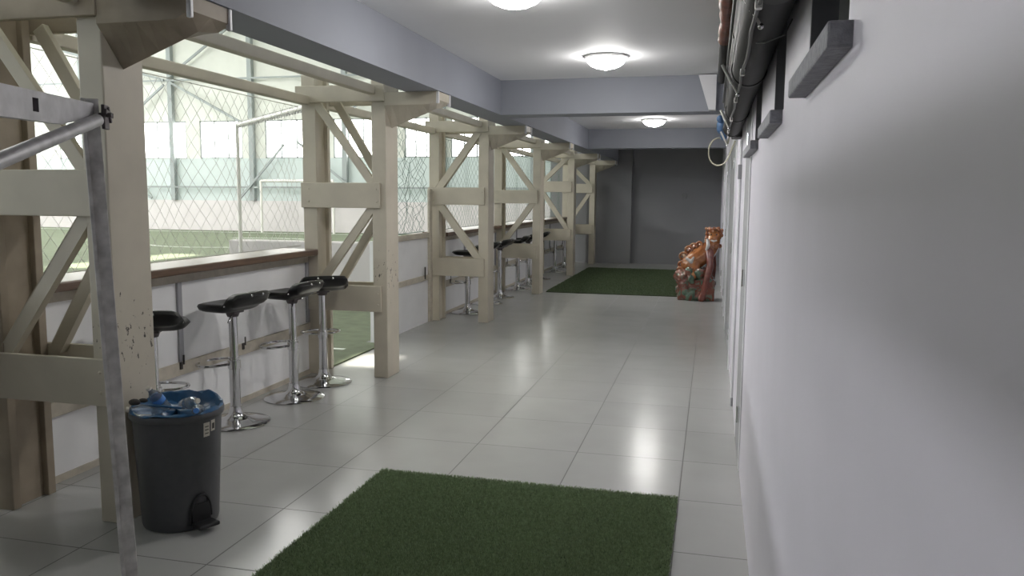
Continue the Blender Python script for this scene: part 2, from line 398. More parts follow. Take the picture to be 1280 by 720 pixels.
for (a, b, nm) in br:
    o = MB().bar((a[0], HY1 - 0.26, a[1]), (b[0], HY1 - 0.26, b[1]), 0.09, 0.06, up=(0, 1, 0)).build('steel_brace', 'hallsteel')
    tag(o, 'grey diagonal steel brace on the hall end wall, %s' % nm, 'brace')

# pitch markings
def line_strip(nm, pts, wd, label):
    m = MB()
    for a, b in zip(pts, pts[1:]): m.bar((a[0], a[1], -0.027), (b[0], b[1], -0.027), wd, 0.006)
    tag(m.build(nm, 'line'), label, 'pitch line')
line_strip('halfway_line', [(-3.36, 7.12), (-25.0, 7.12)], 0.05, 'white line across the pitch starting at the gap beside the second column')
tag(MB().box((-3.36, 6.22, -0.02), (-3.12, 7.34, 0.012), bev=0.003).build('turf_strip', 'turf'), 'strip of pitch turf lapping over the tile edge in the gap', 'turf')
line_strip('goal_line', [(-30, 28.6), (-4.15, 28.6)], 0.10, 'white line across the far end of the pitch')
arc = [(-14.6 + 2.6 * math.cos(t), 22.6 + 2.6 * math.sin(t)) for t in np.linspace(-2.2, 2.2, 26)]
line_strip('pitch_arc', arc, 0.09, 'curved white marking in the middle of the pitch')

# white goal on the pitch and a small far goal
def goal(name, P0, P1, z, r, label, netm):
    g = empty(name, P0, label=label, cat='goal')
    d = Vector(P1) - Vector(P0)
    MB().tube([(0, 0, -0.03), (0, 0, z)], r).build('post', 'goal', g, smooth=True)
    MB().tube([(d.x, d.y, -0.03), (d.x, d.y, z)], r).build('post', 'goal', g, smooth=True)
    MB().tube([(0, 0, z), (d.x, d.y, z)], r).build('crossbar', 'goal', g, smooth=True)
    n = MB(); L = d.length; u = d.normalized(); back = Vector((-u.y, u.x, 0))
    if back.y < 0: back = -back
    for k in range(int(L / 0.14) + 1):
        p = u * (k * 0.14); q = p + back * 0.9
        n.tube([(p.x, p.y, z), ((p.x + q.x) / 2, (p.y + q.y) / 2, z * 0.93), (q.x, q.y, 0)], 0.0025, n=3, cap=False)
    for k in range(1, 12):
        t = k / 12; p = back * (0.9 * t) ; zz = z * (1 - t)
        n.tube([(p.x, p.y, zz * 0.98), (p.x + d.x, p.y + d.y, zz * 0.98)], 0.0025, n=3, cap=False)
    ln = MB()
    for k in range(int(L / 0.10)):
        p = u * (k * 0.10 + 0.05); ln.tube([(p.x, p.y, z - r - 0.02), (p.x + 0.03 * u.x, p.y + 0.03 * u.y, z + r + 0.012), ], r * 0.5, n=5)
    if r > 0.04: n.build('goal_net', netm, g)
    ln.build('net_lacing', 'netw', g)
    return g
goal('training_goal', (-6.65, 10.4, 0), (-4.25, 8.18, 0), 2.46, 0.028, 'white pole goal with laced crossbar close behind the counter net', 'netw')
goal('futsal_goal', (-17.55, 29.0, 0), (-14.4, 29.0, 0), 2.03, 0.05, 'small white goal at the far end of the pitch', 'netw')
o = MB().box((-6.98, 10.6, -0.03), (-4.6, 10.85, 0.80), bev=0.02).build('barrier_board', 'hallband')
tag(o, 'low white barrier board standing on the pitch beside the goal post', 'barrier')

# ------------------------------------------------------------------ lattice columns
NX0, NX1 = -2.62, -2.50      # near leg
FX0, FX1 = -3.22, -3.10      # far leg
YC = [2.93, 5.95, 8.95, 11.85, 14.85, 17.6]
COLLAB = ['scuffed cream lattice column right behind the grey pedal bin',
          'cream lattice column beside the open gap to the green pitch',
          'cream lattice column at the far end of the white panel with sagging net',
          'cream lattice column standing at the front corner of the far green mat',
          'cream lattice column beside the middle of the far green mat',
          'cream lattice column close to the dark end wall']
def column(i, y):
    D = 0.25
    t = empty('lattice_column', (0, y, 0), label=COLLAB[i], cat='column', group='cream lattice columns along the pitch', kind='thing')
    dz = 0.0 if i < 4 else 0.12
    sc = 'cream_scuff' if i < 2 else 'cream'
    MB().box((NX0, 0, 0), (NX1, D, 2.42), bev=0.006).build('near_leg', sc, t)
    m = MB().box((FX0, 0, 0), (FX1, 0.045, 2.42), bev=0.004).box((FX0, D - 0.045, 0), (FX1, D, 2.42), bev=0.004).box((FX0 + 0.02, 0.045, 0), (FX1 - 0.03, D - 0.045, 2.42))
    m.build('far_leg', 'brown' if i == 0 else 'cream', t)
    for z0, z1 in ((0.54 + dz, 0.75 + dz), (1.37 + dz * 1.6, 1.57 + dz * 1.6)):
        m = MB().box((FX0 - 0.01, -0.022, z0), (NX1 - 0.045, 0.0, z1), bev=0.004)
        m.build('rail', 'cream', t)
        m = MB().box((FX0 - 0.01, D, z0), (NX1 - 0.045, D + 0.022, z1), bev=0.004)
        m.build('rail', 'cream', t)
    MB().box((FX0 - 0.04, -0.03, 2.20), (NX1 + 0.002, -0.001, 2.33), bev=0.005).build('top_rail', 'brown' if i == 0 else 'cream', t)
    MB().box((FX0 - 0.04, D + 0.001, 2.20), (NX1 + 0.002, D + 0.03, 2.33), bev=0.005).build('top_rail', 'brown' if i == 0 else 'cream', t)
    flip = i in (2, 4)
    lo, hi = FX1 - 0.01, NX0 + 0.01
    zu0, zu1 = 1.55 + dz * 1.6, 2.22; zl0, zl1 = 0.73 + dz, 1.39 + dz * 1.6
    for yy, sh_ in ((0.02, 0.0), (D - 0.02, 0.09)) if i < 2 else ((0.03, 0.0),):
        lo = FX1 - 0.01 + sh_
        a, b = ((lo, zu1), (hi, zu0)) if not flip else ((lo, zu0), (hi, zu1))
        MB().bar((a[0], yy, a[1]), (b[0], yy, b[1]), 0.065 if i < 2 else 0.08, 0.035 if i < 2 else 0.07, up=(0, 1, 0), bev=0.003).build('brace', 'cream', t)
        a, b = ((lo, zl0), (hi, zl1)) if not flip else ((lo, zl1), (hi, zl0))
        MB().bar((a[0], yy, a[1]), (b[0], yy, b[1]), 0.065 if i < 2 else 0.08, 0.035 if i < 2 else 0.07, up=(0, 1, 0), bev=0.003).build('brace', 'cream', t)
    # cantilever arm with keel-shaped underside and rounded end
    secs = []
    for s_ in np.linspace(0, 1, 8):
        x = NX1 - 0.002 + (0.44) * s_
        k = 1 - s_
        rr = 0.0 if s_ < 0.8 else 0.035 * ((s_ - 0.8) / 0.2) ** 2
        zs = 2.168 + rr
        secs.append([(x, -0.02, 2.266), (x, D + 0.02, 2.266), (x, D + 0.02, zs), (x, D / 2, zs - 0.165 * k), (x, -0.02, zs)])
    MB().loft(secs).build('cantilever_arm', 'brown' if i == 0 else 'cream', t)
    m = MB()
    for yy in (-0.021, D + 0.001):
        m.box((NX1 + 0.425, yy, 2.175), (NX1 + 0.447, yy + 0.02, 2.266), bev=0.004)
    build_split(m, 'arm_end_cap', 'whitepaint', t)
    # a few bolts
    m = MB()
    for x in (FX1 - 0.06, NX0 + 0.05):
        for z in (0.6 + dz, 0.69 + dz, 1.42 + dz * 1.6, 1.52 + dz * 1.6): m.ball((x, -0.024, z), 0.008, 1)
    build_split(m, 'bolt_head', 'cream', t)
    return t
for i, y in enumerate(YC): column(i, y)

# purlins along the column tops
for k, (x, z, nm) in enumerate([(-3.16, 2.215, 'joining column tops on the pitch side'), (-2.60, 2.285, 'joining column tops on the corridor side')]):
    ends = [-3.4] + YC
    for j in range(len(ends) - 1):
        a = ends[j] + (0.29 if j else 0); b = ends[j + 1] - 0.04
        o = MB().box((x - 0.035, a, z - 0.035), (x + 0.035, b, z + 0.035), bev=0.008).build('roof_purlin', 'cream')
        where = ['left of the bin column', 'from bin column to second column', 'from second to third column', 'from third to fourth column', 'from fourth to fifth column', 'from fifth to last column'][j]
        tag(o, 'cream rail %s, %s' % (nm, where), 'rail', 'cream rails joining the column tops')

# ------------------------------------------------------------------ low walls, counters and nets between the columns
XP = -3.20
def lowwall(y0, y1, h, label, joint=True):
    t = struct(MB().box((XP - 0.10, y0, 0), (XP, y1, h)).build('wall_low', 'panel'))
    b = MB().box((XP, y0, 0.345), (XP + 0.022, y1, 0.425), bev=0.004).build('batten', 'batten', t)
    MB().box((XP, y0, 0), (XP + 0.012, y1, 0.035)).build('baseboard', 'batten', t)
    MB().box((XP, y0 + 0.01, h - 0.06), (XP + 0.02, y1 - 0.01, h), bev=0.004).build('apron', 'batten', t)
    m = MB()
    n = max(2, int((y1 - y0) / 0.55))
    for k in range(n):
        y = y0 + (y1 - y0) * (k + 0.55) / n
        m.box((XP + 0.022, y - 0.010, 0.385), (XP + 0.032, y + 0.010, 0.43)); m.box((XP + 0.022, y + 0.025, 0.41), (XP + 0.028, y + 0.035, 0.47))
    build_split(m, 'hook', 'ink', t)
    if joint:
        m = MB()
        for k in (1, 2): 
            y = y0 + (y1 - y0) * k / 2 - (0.28 if k == 1 else 0.02)
            m.box((XP, y - 0.02, 0.43), (XP + 0.018, y + 0.02, h - 0.05), bev=0.004)
        build_split(m, 'joint_strip', 'greydoor', t)
    return t
segs = [(-1.58, YC[0] - 0.03, 'at the left edge before the bin column'), (YC[0] + 0.28, YC[1] + 0.0, 'above the four nearest bar stools'), (YC[2] + 0.28, YC[3] + 0.0, 'between the third and fourth columns'), (YC[3] + 0.28, YC[4], 'between the fourth and fifth columns'), (YC[4] + 0.28, YC[5], 'at the far end before the dark wall')]
for (a, b, nm) in segs:
    lowwall(a, b, 0.985, nm)
    t = empty('wooden_counter', (XP, a, 0.985), label='dark brown wooden counter board %s' % nm, cat='counter', group='wooden counters along the pitch')
    MB().box((-0.22, 0.01, 0), (0.11, b - a - 0.01, 0.05), bev=0.008).build('board', 'wood', t)
# white panel past the opening, with trim posts
ga, gb = 7.35, YC[2] - 0.03
t = struct(MB().box((XP - 0.07, ga, 0), (XP, gb, 1.02)).build('wall_low', 'panel'))
MB().box((XP, ga, 0.50), (XP + 0.02, gb, 0.56), bev=0.004).box((XP, ga, 0.99), (XP + 0.025, gb, 1.05), bev=0.004).build('batten', 'batten', t)
MB().box((XP, gb - 0.09, 0), (XP + 0.03, gb, 1.55), bev=0.004).box((XP, ga, 0), (XP + 0.03, ga + 0.06, 1.05), bev=0.004).build('trim_post', 'batten', t)
MB().box((XP + 0.02, ga + 0.35, 0.93), (XP + 0.03, ga + 0.37, 1.0)).box((XP + 0.02, gb - 0.25, 0.52), (XP + 0.03, gb - 0.23, 0.66)).box((XP + 0.02, ga + 0.33, 0.47), (XP + 0.03, ga + 0.37, 0.53)).build('hook', 'ink', t)

def net(y0, y1, z0, z1, cw, ch, r, m, label, mess=0.0, x=-3.24):
    b = MB(); rnd = random.Random(int(y0 * 10))
    nx = int(round((y1 - y0) / cw)); nz = int(round((z1 - z0) / ch))
    P = {}
    for i in range(nx + 1):
        for j in range(nz + 1):
            sag = 0.05 * math.sin(PI * j / nz) * math.sin(i * 0.9)
            P[i, j] = (x + sag * 0.5 + rnd.uniform(-mess, mess) * 0.6, y0 + (y1 - y0) * i / nx + rnd.uniform(-mess, mess) * (0 < i < nx), z0 + (z1 - z0) * j / nz + rnd.uniform(-mess, mess) * (0 < j < nz))
    for s0 in range(-nz, nx + 1):                # rising strands
        pts = [P[i, j] for i, j in ((s0 + k, k) for k in range(nz + 1)) if 0 <= i <= nx]
        if len(pts) > 1: b.tube(pts, r, n=3, cap=False)
    for s0 in range(0, nx + nz + 1):              # falling strands
        pts = [P[i, j] for i, j in ((s0 - k, k) for k in range(nz + 1)) if 0 <= i <= nx]
        if len(pts) > 1: b.tube(pts, r, n=3, cap=False)
    b.tube([(x, y0, z1), (x, y1, z1)], r * 2, n=4); b.tube([(x, y0, z0), (x, y1, z0)], r * 2, n=4)
    tag(b.build('barrier_net', m), label, 'net', 'barrier nets above the counters')
net(-1.58, YC[0] - 0.02, 1.06, 2.17, 0.11, 0.13, 0.0013, 'netd', 'diamond mesh net left of the bin column')
net(YC[0] + 0.28, YC[1] - 0.02, 1.06, 2.17, 0.105, 0.13, 0.0012, 'netd', 'fine diamond mesh net above the counter of the nearest stools')
net(ga, gb - 0.1, 1.06, 2.2, 0.09, 0.08, 0.0022, 'netg', 'sagging green-grey net above the white panel', 0.035)
net(YC[2] + 0.28, YC[3] - 0.06, 1.06, 2.17, 0.12, 0.12, 0.0018, 'netg', 'mesh net between the third and fourth columns')
net(YC[3] + 0.28, YC[4] - 0.06, 1.06, 2.17, 0.12, 0.12, 0.0018, 'netg', 'mesh net between the fourth and fifth columns')
net(YC[4] + 0.28, YC[5] - 0.06, 1.06, 2.17, 0.12, 0.12, 0.0018, 'netg', 'mesh net between the fifth and last columns')

# ------------------------------------------------------------------ bar stools
def seat_mesh():
    nu, nv = 26, 18; V = []; F = []
    def lerp(x, pts):
        for (x0, y0), (x1, y1) in zip(pts, pts[1:]):
            if x <= x1: 
                t = (x - x0) / (x1 - x0); t = t * t * (3 - 2 * t) if abs(y1 - y0) > 0.02 else t
                return y0 + (y1 - y0) * t
        return pts[-1][1]
    TOP = [(-1, 0.792), (-0.6, 0.799), (0.28, 0.799), (0.54, 0.856), (1.0, 0.884)]
    BOT = [(-1, 0.748), (-0.5, 0.733), (0.25, 0.732), (0.60, 0.764), (1.0, 0.806)]
    for side in (1, 0):
        for i in range(nu + 1):
            for j in range(nv + 1):
                a = -1 + 2 * i / nu; b = -1 + 2 * j / nv
                u = a * math.sqrt(1 - (0.42 if a < 0 else 0.28) * b * b); v = b * math.sqrt(1 - (0.42 if a < 0 else 0.28) * a * a)
                ed = max(abs(a), abs(b))
                un = u; tp = lerp(un, TOP); bt = lerp(un, BOT)
                k = math.sqrt(max(0.0, 1 - ed ** 5))
                z = (tp + bt) / 2 + (tp - bt) / 2 * k * (1 if side else -1)
                if side: z -= 0.017 * (1 - ed ** 2) * max(0.0, 1 - max(0, (u - 0.1) / 0.3)) + 0.012 * (1 - v * v) * max(0, (u - 0.5)) 
                V.append((0.198 * u, 0.196 * v, z))
    n = (nu + 1) * (nv + 1); W = nv + 1
    for s_ in (0, 1):
        for i in range(nu):
            for j in range(nv):
                q = [s_ * n + i * W + j, s_ * n + (i + 1) * W + j, s_ * n + (i + 1) * W + j + 1, s_ * n + i * W + j + 1]
                F.append(q if s_ == 0 else q[::-1])
    me = bpy.data.meshes.new('seat'); me.from_pydata(V, [], F)
    bm = bmesh.new(); bm.from_mesh(me); bmesh.ops.remove_doubles(bm, verts=bm.verts, dist=0.0008); bmesh.ops.recalc_face_normals(bm, faces=bm.faces); bm.to_mesh(me); bm.free()
    for p in me.polygons: p.use_smooth = True
    me.materials.append(M['black'])
    o = bpy.data.objects.new('seat', me); COL.objects.link(o); return o
def make_stool(label):
    t = empty('bar_stool', label=label, cat='stool', group='black and chrome bar stools at the counter')
    MB().lathe([(0.0, 0.0), (0.212, 0.0), (0.216, 0.006), (0.205, 0.013), (0.15, 0.021), (0.10, 0.031), (0.065, 0.043), (0.046, 0.062), (0.038, 0.09), (0.036, 0.112), (0, 0.112)], n=48).build('base', 'chrome', t, smooth=True)
    MB().lathe([(0.0, 0.105), (0.033, 0.105), (0.033, 0.43), (0.029, 0.432), (0, 0.432)], n=24).build('sleeve', 'chrome', t, smooth=True)
    MB().lathe([(0.0, 0.43), (0.027, 0.43), (0.027, 0.75), (0.0, 0.75)], n=24).build('gas_post', 'chrome', t, smooth=True)
    m = MB(); ring = [(-0.135 + 0.105 * math.cos(a), 0.15 * math.sin(a), 0.385) for a in np.linspace(0, 2 * PI, 36, endpoint=False)]
    m.tube(ring, 0.009, n=8, closed=True); m.lathe([(0.031, 0.355), (0.040, 0.360), (0.040, 0.412), (0.031, 0.416)], n=20)
    m.build('footrest', 'chrome', t, smooth=True)
    MB().box((-0.05, -0.05, 0.720), (0.05, 0.05, 0.738), bev=0.004).lathe([(0.0, 0.695), (0.034, 0.695), (0.045, 0.724), (0, 0.724)], n=20).build('mounting_plate', 'steel_dark', t)
    MB().tube([(0.02, -0.02, 0.715), (0.08, -0.12, 0.71), (0.10, -0.17, 0.685)], 0.005, n=6).build('lever', 'chrome', t, smooth=True)
    s = seat_mesh(); s.parent = t
    m = MB()
    for yy in (-0.055, 0.055):
        m.ball((0.165, yy, 0.858), 0.009, 2, (1, 1, 0.6)); m.ball((0.1955, yy, 0.844), 0.009, 2, (0.6, 1, 1))
    for yy in (-0.15, 0.15): m.ball((0.085, yy * 1.22, 0.785), 0.007, 2, (1, 0.7, 1))
    build_split(m, 'rivet', 'chrome', s, smooth=True)
    return t
stools = [(-2.94, 3.72, -1.15, 'bar stool half hidden behind the bin column, only its black seat back showing'),
          (-2.95, 4.50, -0.10, 'black bar stool nearest to the blue bin bag, chrome post in full view'),
          (-2.91, 5.18, -0.05, 'middle black bar stool of the near group, base overlapping the stool behind'),
          (-2.93, 5.68, -0.95, 'black bar stool beside the gap to the pitch, seat back turned to the corridor'),
          (-2.98, 9.70, 0.2, 'bar stool seen through the lower lattice of the third column'),
          (-2.98, 10.60, 0.1, 'bar stool just past the third column, first of the far row'),
          (-2.98, 11.30, -0.1, 'second bar stool past the third column'),
          (-2.98, 12.42, 0.1, 'bar stool right behind the fourth column'),
          (-2.98, 13.15, -0.2, 'second bar stool past the fourth column'),
          (-2.98, 14.05, 0.1, 'bar stool just before the fifth column'),
          (-2.98, 15.55, 0.0, 'bar stool just past the fifth column'),
          (-2.98, 16.60, 0.2, 'last bar stool before the dark end wall')]
s0 = make_stool(stools[0][3]); s0.location = (stools[0][0], stools[0][1], 0); s0.rotation_euler.z = stools[0][2]
for x, y, rz, lb in stools[1:]: dup(s0, (x, y, 0), rz, lb)

# ------------------------------------------------------------------ pedal bin, bag, bottles
BX, BY = -2.292, 3.045
t = empty('pedal_bin', (BX, BY, 0), label='dark grey plastic pedal bin in front of the scuffed column', cat='bin')
prof = [(0, 0.012), (0.150, 0.0), (0.158, 0.004), (0.163, 0.02), (0.186, 0.485), (0.186, 0.492), (0.196, 0.494), (0.199, 0.50), (0.199, 0.518), (0.195, 0.524), (0.186, 0.524), (0.182, 0.515), (0.158, 0.05), (0, 0.05)]
MB().lathe(prof, n=64).build('bin_body', 'bin', t, smooth=True)
ang = -0.42
def polar(r, a, z): return (r * math.cos(a), r * math.sin(a), z)
# pedal recess arch and pedal
m = MB()
arch = [polar(0.170, ang + s_ * 0.30, 0.03) for s_ in (-1,)] + [polar(0.171 + 0.004 * math.sin(q), ang - 0.30 * math.cos(q), 0.05 + 0.11 * math.sin(q)) for q in np.linspace(0, PI, 16)]
m.tube(arch, 0.006, n=6)
m.build('pedal_arch', 'pedal', t, smooth=True)
c, s_ = math.cos(ang), math.sin(ang)
m = MB().box((0.155, -0.05, 0.022), (0.235, 0.05, 0.040), bev=0.006).box((0.16, -0.045, 0.035), (0.171, 0.045, 0.12), bev=0.004)
m.xf(Matrix.Rotation(ang, 4, 'Z')); m.build('pedal', 'pedal', t)
m = MB()
def patch(m, a0, a1, z0, z1, dr):
    for k in range(6):
        p0 = a0 + (a1 - a0) * k / 6; p1 = a0 + (a1 - a0) * (k + 1) / 6
        r0 = 0.163 + 0.023 * (z0 - 0.02) / 0.465 + dr; r1 = 0.163 + 0.023 * (z1 - 0.02) / 0.465 + dr
        v = [m.bm.verts.new(Vector(q)) for q in (polar(r0, p0, z0), polar(r0, p1, z0), polar(r1, p1, z1), polar(r1, p0, z1))]
        m.bm.faces.new(v)
patch(m, -0.34, -0.16, 0.415, 0.478, 0.0015); patch(m, -0.12, 0.02, 0.432, 0.482, 0.0015)
st = m.build('sticker', 'label', t)
m = MB()
for z in (0.428, 0.444, 0.458): patch(m, -0.31, -0.20, z, z + 0.004, 0.003)
patch(m, -0.09, -0.01, 0.442, 0.468, 0.003)
build_split(m, 'print', 'ink', st)
# bag liner: crumpled sheet folded over the rim
bm = bmesh.new(); rows = [(0.1975, 0.526), (0.195, 0.530), (0.190, 0.532), (0.184, 0.527), (0.177, 0.515), (0.168, 0.500), (0.14, 0.488), (0.10, 0.492), (0.05, 0.486), (0.0, 0.49)]
n = 72; R = []; rn = random.Random(4)
wav = [rn.uniform(0, 6.28) for _ in range(8)]
for i, (r_, z_) in enumerate(rows):
    ring = []
    for k in range(n):
        a = 2 * PI * k / n
        wv = 0.006 * math.sin(5 * a + wav[0]) + 0.005 * math.sin(9 * a + wav[1] + i) + 0.004 * math.sin(14 * a + wav[2] + 2 * i)
        low = (-0.010 * max(0, math.sin(2.0 * a + wav[3]))) if i < 2 else 0
        rr = r_ + (wv * 0.5 if i > 3 else 0.0) ; zz = z_ + wv * (1.0 if i > 1 else 0.5) + low + (0.022 * math.sin(3 * a + i) * (i > 5)) + (0.022 * max(0, math.sin(a - 0.3)) * (i in (1, 2, 3)))
        ring.append(bm.verts.new((max(rr, 0) * math.cos(a), max(rr, 0) * math.sin(a), zz)))
    R.append(ring)
for A, B in zip(R, R[1:]):
    for k in range(n): bm.faces.new((A[k], A[(k + 1) % n], B[(k + 1) % n], B[k]))
bmesh.ops.remove_doubles(bm, verts=bm.verts, dist=1e-4)
q = MB(); q.bm.free(); q.bm = bm
bag = q.build('bin_bag', 'bag', smooth=True, loc=(BX, BY, 0))
tag(bag, 'blue plastic bag lining the grey pedal bin', 'bag')
so_ = bag.modifiers.new('s', 'SOLIDIFY'); so_.thickness = 0.0015
# twisted bag tie / black knot at the left
o = MB().tube([(-0.13, -0.13, 0.545), (-0.06, -0.10, 0.552), (0.02, -0.08, 0.545), (0.06, -0.05, 0.535)], [0.008, 0.005, 0.005, 0.006]).build('bag_strip', 'bag', bag, smooth=True)
o = MB().ball((-0.155, -0.08, 0.553), 0.02, 2, (1.4, 1, 0.8)).ball((-0.13, -0.055, 0.557), 0.014, 2, (1.6, 1, 0.7)).build('bag_knot', 'ink', bag, smooth=True)
bprof = [(0, 0), (0.026, 0.0), (0.031, 0.006), (0.031, 0.05), (0.029, 0.056), (0.031, 0.062), (0.031, 0.11), (0.027, 0.13), (0.013, 0.155), (0.012, 0.172), (0.0, 0.172)]
bots = [((-0.07, 0.02, 0.50), (0.5, -0.4, 0.3), 'clear crushed bottle sticking up highest from the bin'), ((-0.01, 0.06, 0.515), (1.25, 0.2, 1.0), 'clear bottle lying at the back of the bin'),
        ((-0.02, -0.07, 0.515), (1.4, 0.1, -1.0), 'clear bottle lying at the front of the bin'), ((0.10, 0.03, 0.505), (1.3, 0.3, 0.4), 'clear bottle lying on the right side of the bin')]
for p, rot, lb in bots:
    b = empty('plastic_bottle', (BX + p[0], BY + p[1], p[2]), label=lb, cat='bottle', group='plastic bottles in the bin')
    b.rotation_euler = rot; b.scale = (0.9, 0.9, 0.8)
    MB().lathe(bprof, n=20).build('bottle_body', 'clear', b, smooth=True)
    if 'highest' in lb: MB().lathe([(0.0315, 0.068), (0.0322, 0.069), (0.0322, 0.102), (0.0315, 0.103)], n=20).build('bottle_label', 'bluecap', b, smooth=True)
    MB().lathe([(0.0, 0.186), (0.013, 0.186), (0.014, 0.170), (0.0, 0.170)], n=14).build('bottle_cap', 'bluecap' if 'right' in lb else 'label', b, smooth=True)

# ------------------------------------------------------------------ aluminium trestle at the left edge
J = Vector((-2.14, 2.44, 1.745))
E2 = Vector((-1.66, 1.36, 1.70))
u = (E2 - J).normalized()
t = empty('aluminium_trestle', (J.x, J.y, 0), label='worn aluminium trestle frame with square-holed bar at the left edge', cat='trestle')
def rel(p): return (p[0] - J.x, p[1] - J.y, p[2])
m = MB().bar(rel((-2.06, 2.44, 0)), rel((-2.135, 2.44, 1.80)), 0.045, 0.018, up=(0.65, -0.76, 0), bev=0.003)
m.bar(rel((-2.085, 2.428, 0)), rel((-2.160, 2.428, 1.80)), 0.014, 0.05, up=(0.65, -0.76, 0), bev=0.002)
m.build('leg', 'alu_dark', t)
m = MB().bar(rel((E2.x, E2.y, 0)), rel((E2.x, E2.y, 1.64)), 0.05, 0.05, up=(1, 0, 0), bev=0.003)
m.build('leg', 'alu_dark', t)
PF = MB()  # unseen platform, placed and sized for the shadow band on the right wall
for k in range(3): PF.box(rel((-2.07 + k * 0.152, -0.75, 1.725)), rel((-2.07 + k * 0.152 + 0.146, 1.49, 1.77)), bev=0.004)
build_split(PF, 'platform_plank', 'batten', t)
for xx in (-2.08, -1.65): MB().box(rel((xx, -0.70, 1.575)), rel((xx + 0.035, 1.49, 1.725)), bev=0.003).build('side_rail', 'alu', t)
for xx in (-2.08, -1.665):
    MB().box(rel((xx, -0.75, 0)), rel((xx + 0.05, -0.70, 1.725)), bev=0.003).build('leg', 'alu_dark', t)
# bar with a tapering end and a square hole
side = Vector((u.y, -u.x, 0)).normalized()
def bp_(d, z, s): 
    p = J + u * d; return rel((p.x + side.x * s, p.y + side.y * s, p.z + z))
bar = MB()
def topz(d): return 0.035
def botz(d): return -0.045 - 0.03 * min(1, max(0, (0.42 - d)) / 0.42) * -1 if d < 0.42 else -0.045
H0, H1, hz0, hz1 = 0.50, 0.545, -0.022, 0.018
for s0 in (-0.016, 0.012):
    s1 = s0 + 0.004
    def slab(d0, d1, za0, za1, zb0, zb1):
        bar.loft([[bp_(d0, za0, s0), bp_(d0, za1, s0), bp_(d0, za1, s1), bp_(d0, za0, s1)], [bp_(d1, zb0, s0), bp_(d1, zb1, s0), bp_(d1, zb1, s1), bp_(d1, zb0, s1)]])
    slab(0.02, 0.30, -0.012, 0.035, -0.045, 0.035)
    slab(0.30, H0, -0.045, 0.035, -0.045, 0.035)
    slab(H0, H1, -0.045, hz0, -0.045, hz0); slab(H0, H1, hz1, 0.035, hz1, 0.035)
    slab(H1, 1.18, -0.045, 0.035, -0.045, 0.035)
bar.bar(bp_(0.02, 0.036, 0), bp_(1.18, 0.036, 0), 0.034, 0.004); bar.bar(bp_(0.30, -0.046, 0), bp_(1.18, -0.046, 0), 0.034, 0.004)
b_ = bar.build('cross_bar', 'alu', t)
m = MB()
for (z0, z1, d0, d1) in ((hz0 - 0.004, hz1 + 0.004, H0 - 0.004, H0), (hz0 - 0.004, hz1 + 0.004, H1, H1 + 0.004)):
    m.bar(bp_((d0 + d1) / 2, z0, 0), bp_((d0 + d1) / 2, z1, 0), 0.004, 0.030, up=tuple(side))
m.build('hole_sleeve', 'steel_dark', b_)
m = MB().tube([bp_(0.03, -0.02, -0.03), bp_(0.55, -0.115, -0.03), bp_(1.15, -0.225, -0.03)], 0.022, n=14); m.build('brace', 'alu', t, smooth=True)
m = MB().bar(bp_(-0.01, -0.05, -0.045), bp_(-0.01, 0.035, -0.045), 0.05, 0.012, up=tuple(side), bev=0.002).tube([bp_(0, 0.0, -0.07), bp_(0, 0.0, 0.06)], 0.008, n=8)
m.bar(bp_(-0.03, 0.005, 0.05), bp_(0.03, -0.005, 0.05), 0.016, 0.012, bev=0.002).bar(bp_(-0.055, 0.0, -0.05), bp_(0.02, 0.012, -0.05), 0.014, 0.014, bev=0.002).bar(bp_(-0.02, 0.028, -0.052), bp_(-0.045, -0.025, -0.052), 0.010, 0.012, bev=0.002)
m.build('clamp', 'steel_dark', t)

# ------------------------------------------------------------------ turf mats
def turf_mat(name, x0, x1, y0, y1, nb, hgt, wd, label, skew=0.0):
    t = MB().loft([[(x0, y0, 0.0), (x1, y0, 0.0), (x1, y1, 0.0), (x0, y1, 0.0)], [(x0, y0, 0.012), (x1, y0, 0.012), (x1, y1, 0.012), (x0, y1, 0.012)]]).build(name, 'rug')
    tag(t, label, 'turf mat')
    rs = np.random.RandomState(3)
    X = rs.uniform(x0, x1, nb); Y = rs.uniform(y0, y1, nb); A = rs.uniform(0, 2 * PI, nb)
    H = hgt * rs.uniform(0.6, 1.1, nb); L = hgt * rs.uniform(0.1, 0.9, nb); B = rs.uniform(0, 2 * PI, nb)
    dx, dy = np.cos(A) * wd / 2, np.sin(A) * wd / 2
    V = np.empty((nb, 4, 3)); 
    V[:, 0] = np.stack([X - dx, Y - dy, np.full(nb, 0.008)], 1); V[:, 1] = np.stack([X + dx, Y + dy, np.full(nb, 0.008)], 1)
    tx, ty = X + L * np.cos(B), Y + L * np.sin(B)
    V[:, 2] = np.stack([tx + dx * 0.45, ty + dy * 0.45, 0.012 + H], 1); V[:, 3] = np.stack([tx - dx * 0.45, ty - dy * 0.45, 0.012 + H], 1)
    me = bpy.data.meshes.new('turf_blades'); me.vertices.add(nb * 4); me.vertices.foreach_set('co', V.ravel())
    me.loops.add(nb * 4); me.loops.foreach_set('vertex_index', np.arange(nb * 4, dtype=np.int32))
    me.polygons.add(nb); me.polygons.foreach_set('loop_start', np.arange(nb, dtype=np.int32) * 4)
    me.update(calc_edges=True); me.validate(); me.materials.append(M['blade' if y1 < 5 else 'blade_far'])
    o = bpy.data.objects.new('turf_blades', me); COL.objects.link(o); o.parent = t; o['kind'] = 'stuff'
    return t
turf_mat('turf_mat', -1.66, -0.115, 2.0, 3.86, 190000, 0.016, 0.0028, 'green artificial turf mat lying in the foreground')
turf_mat('turf_mat', -2.46, -0.45, 12.15, 16.6, 90000, 0.014, 0.006, 'dark green turf mat lying at the far end of the corridor')

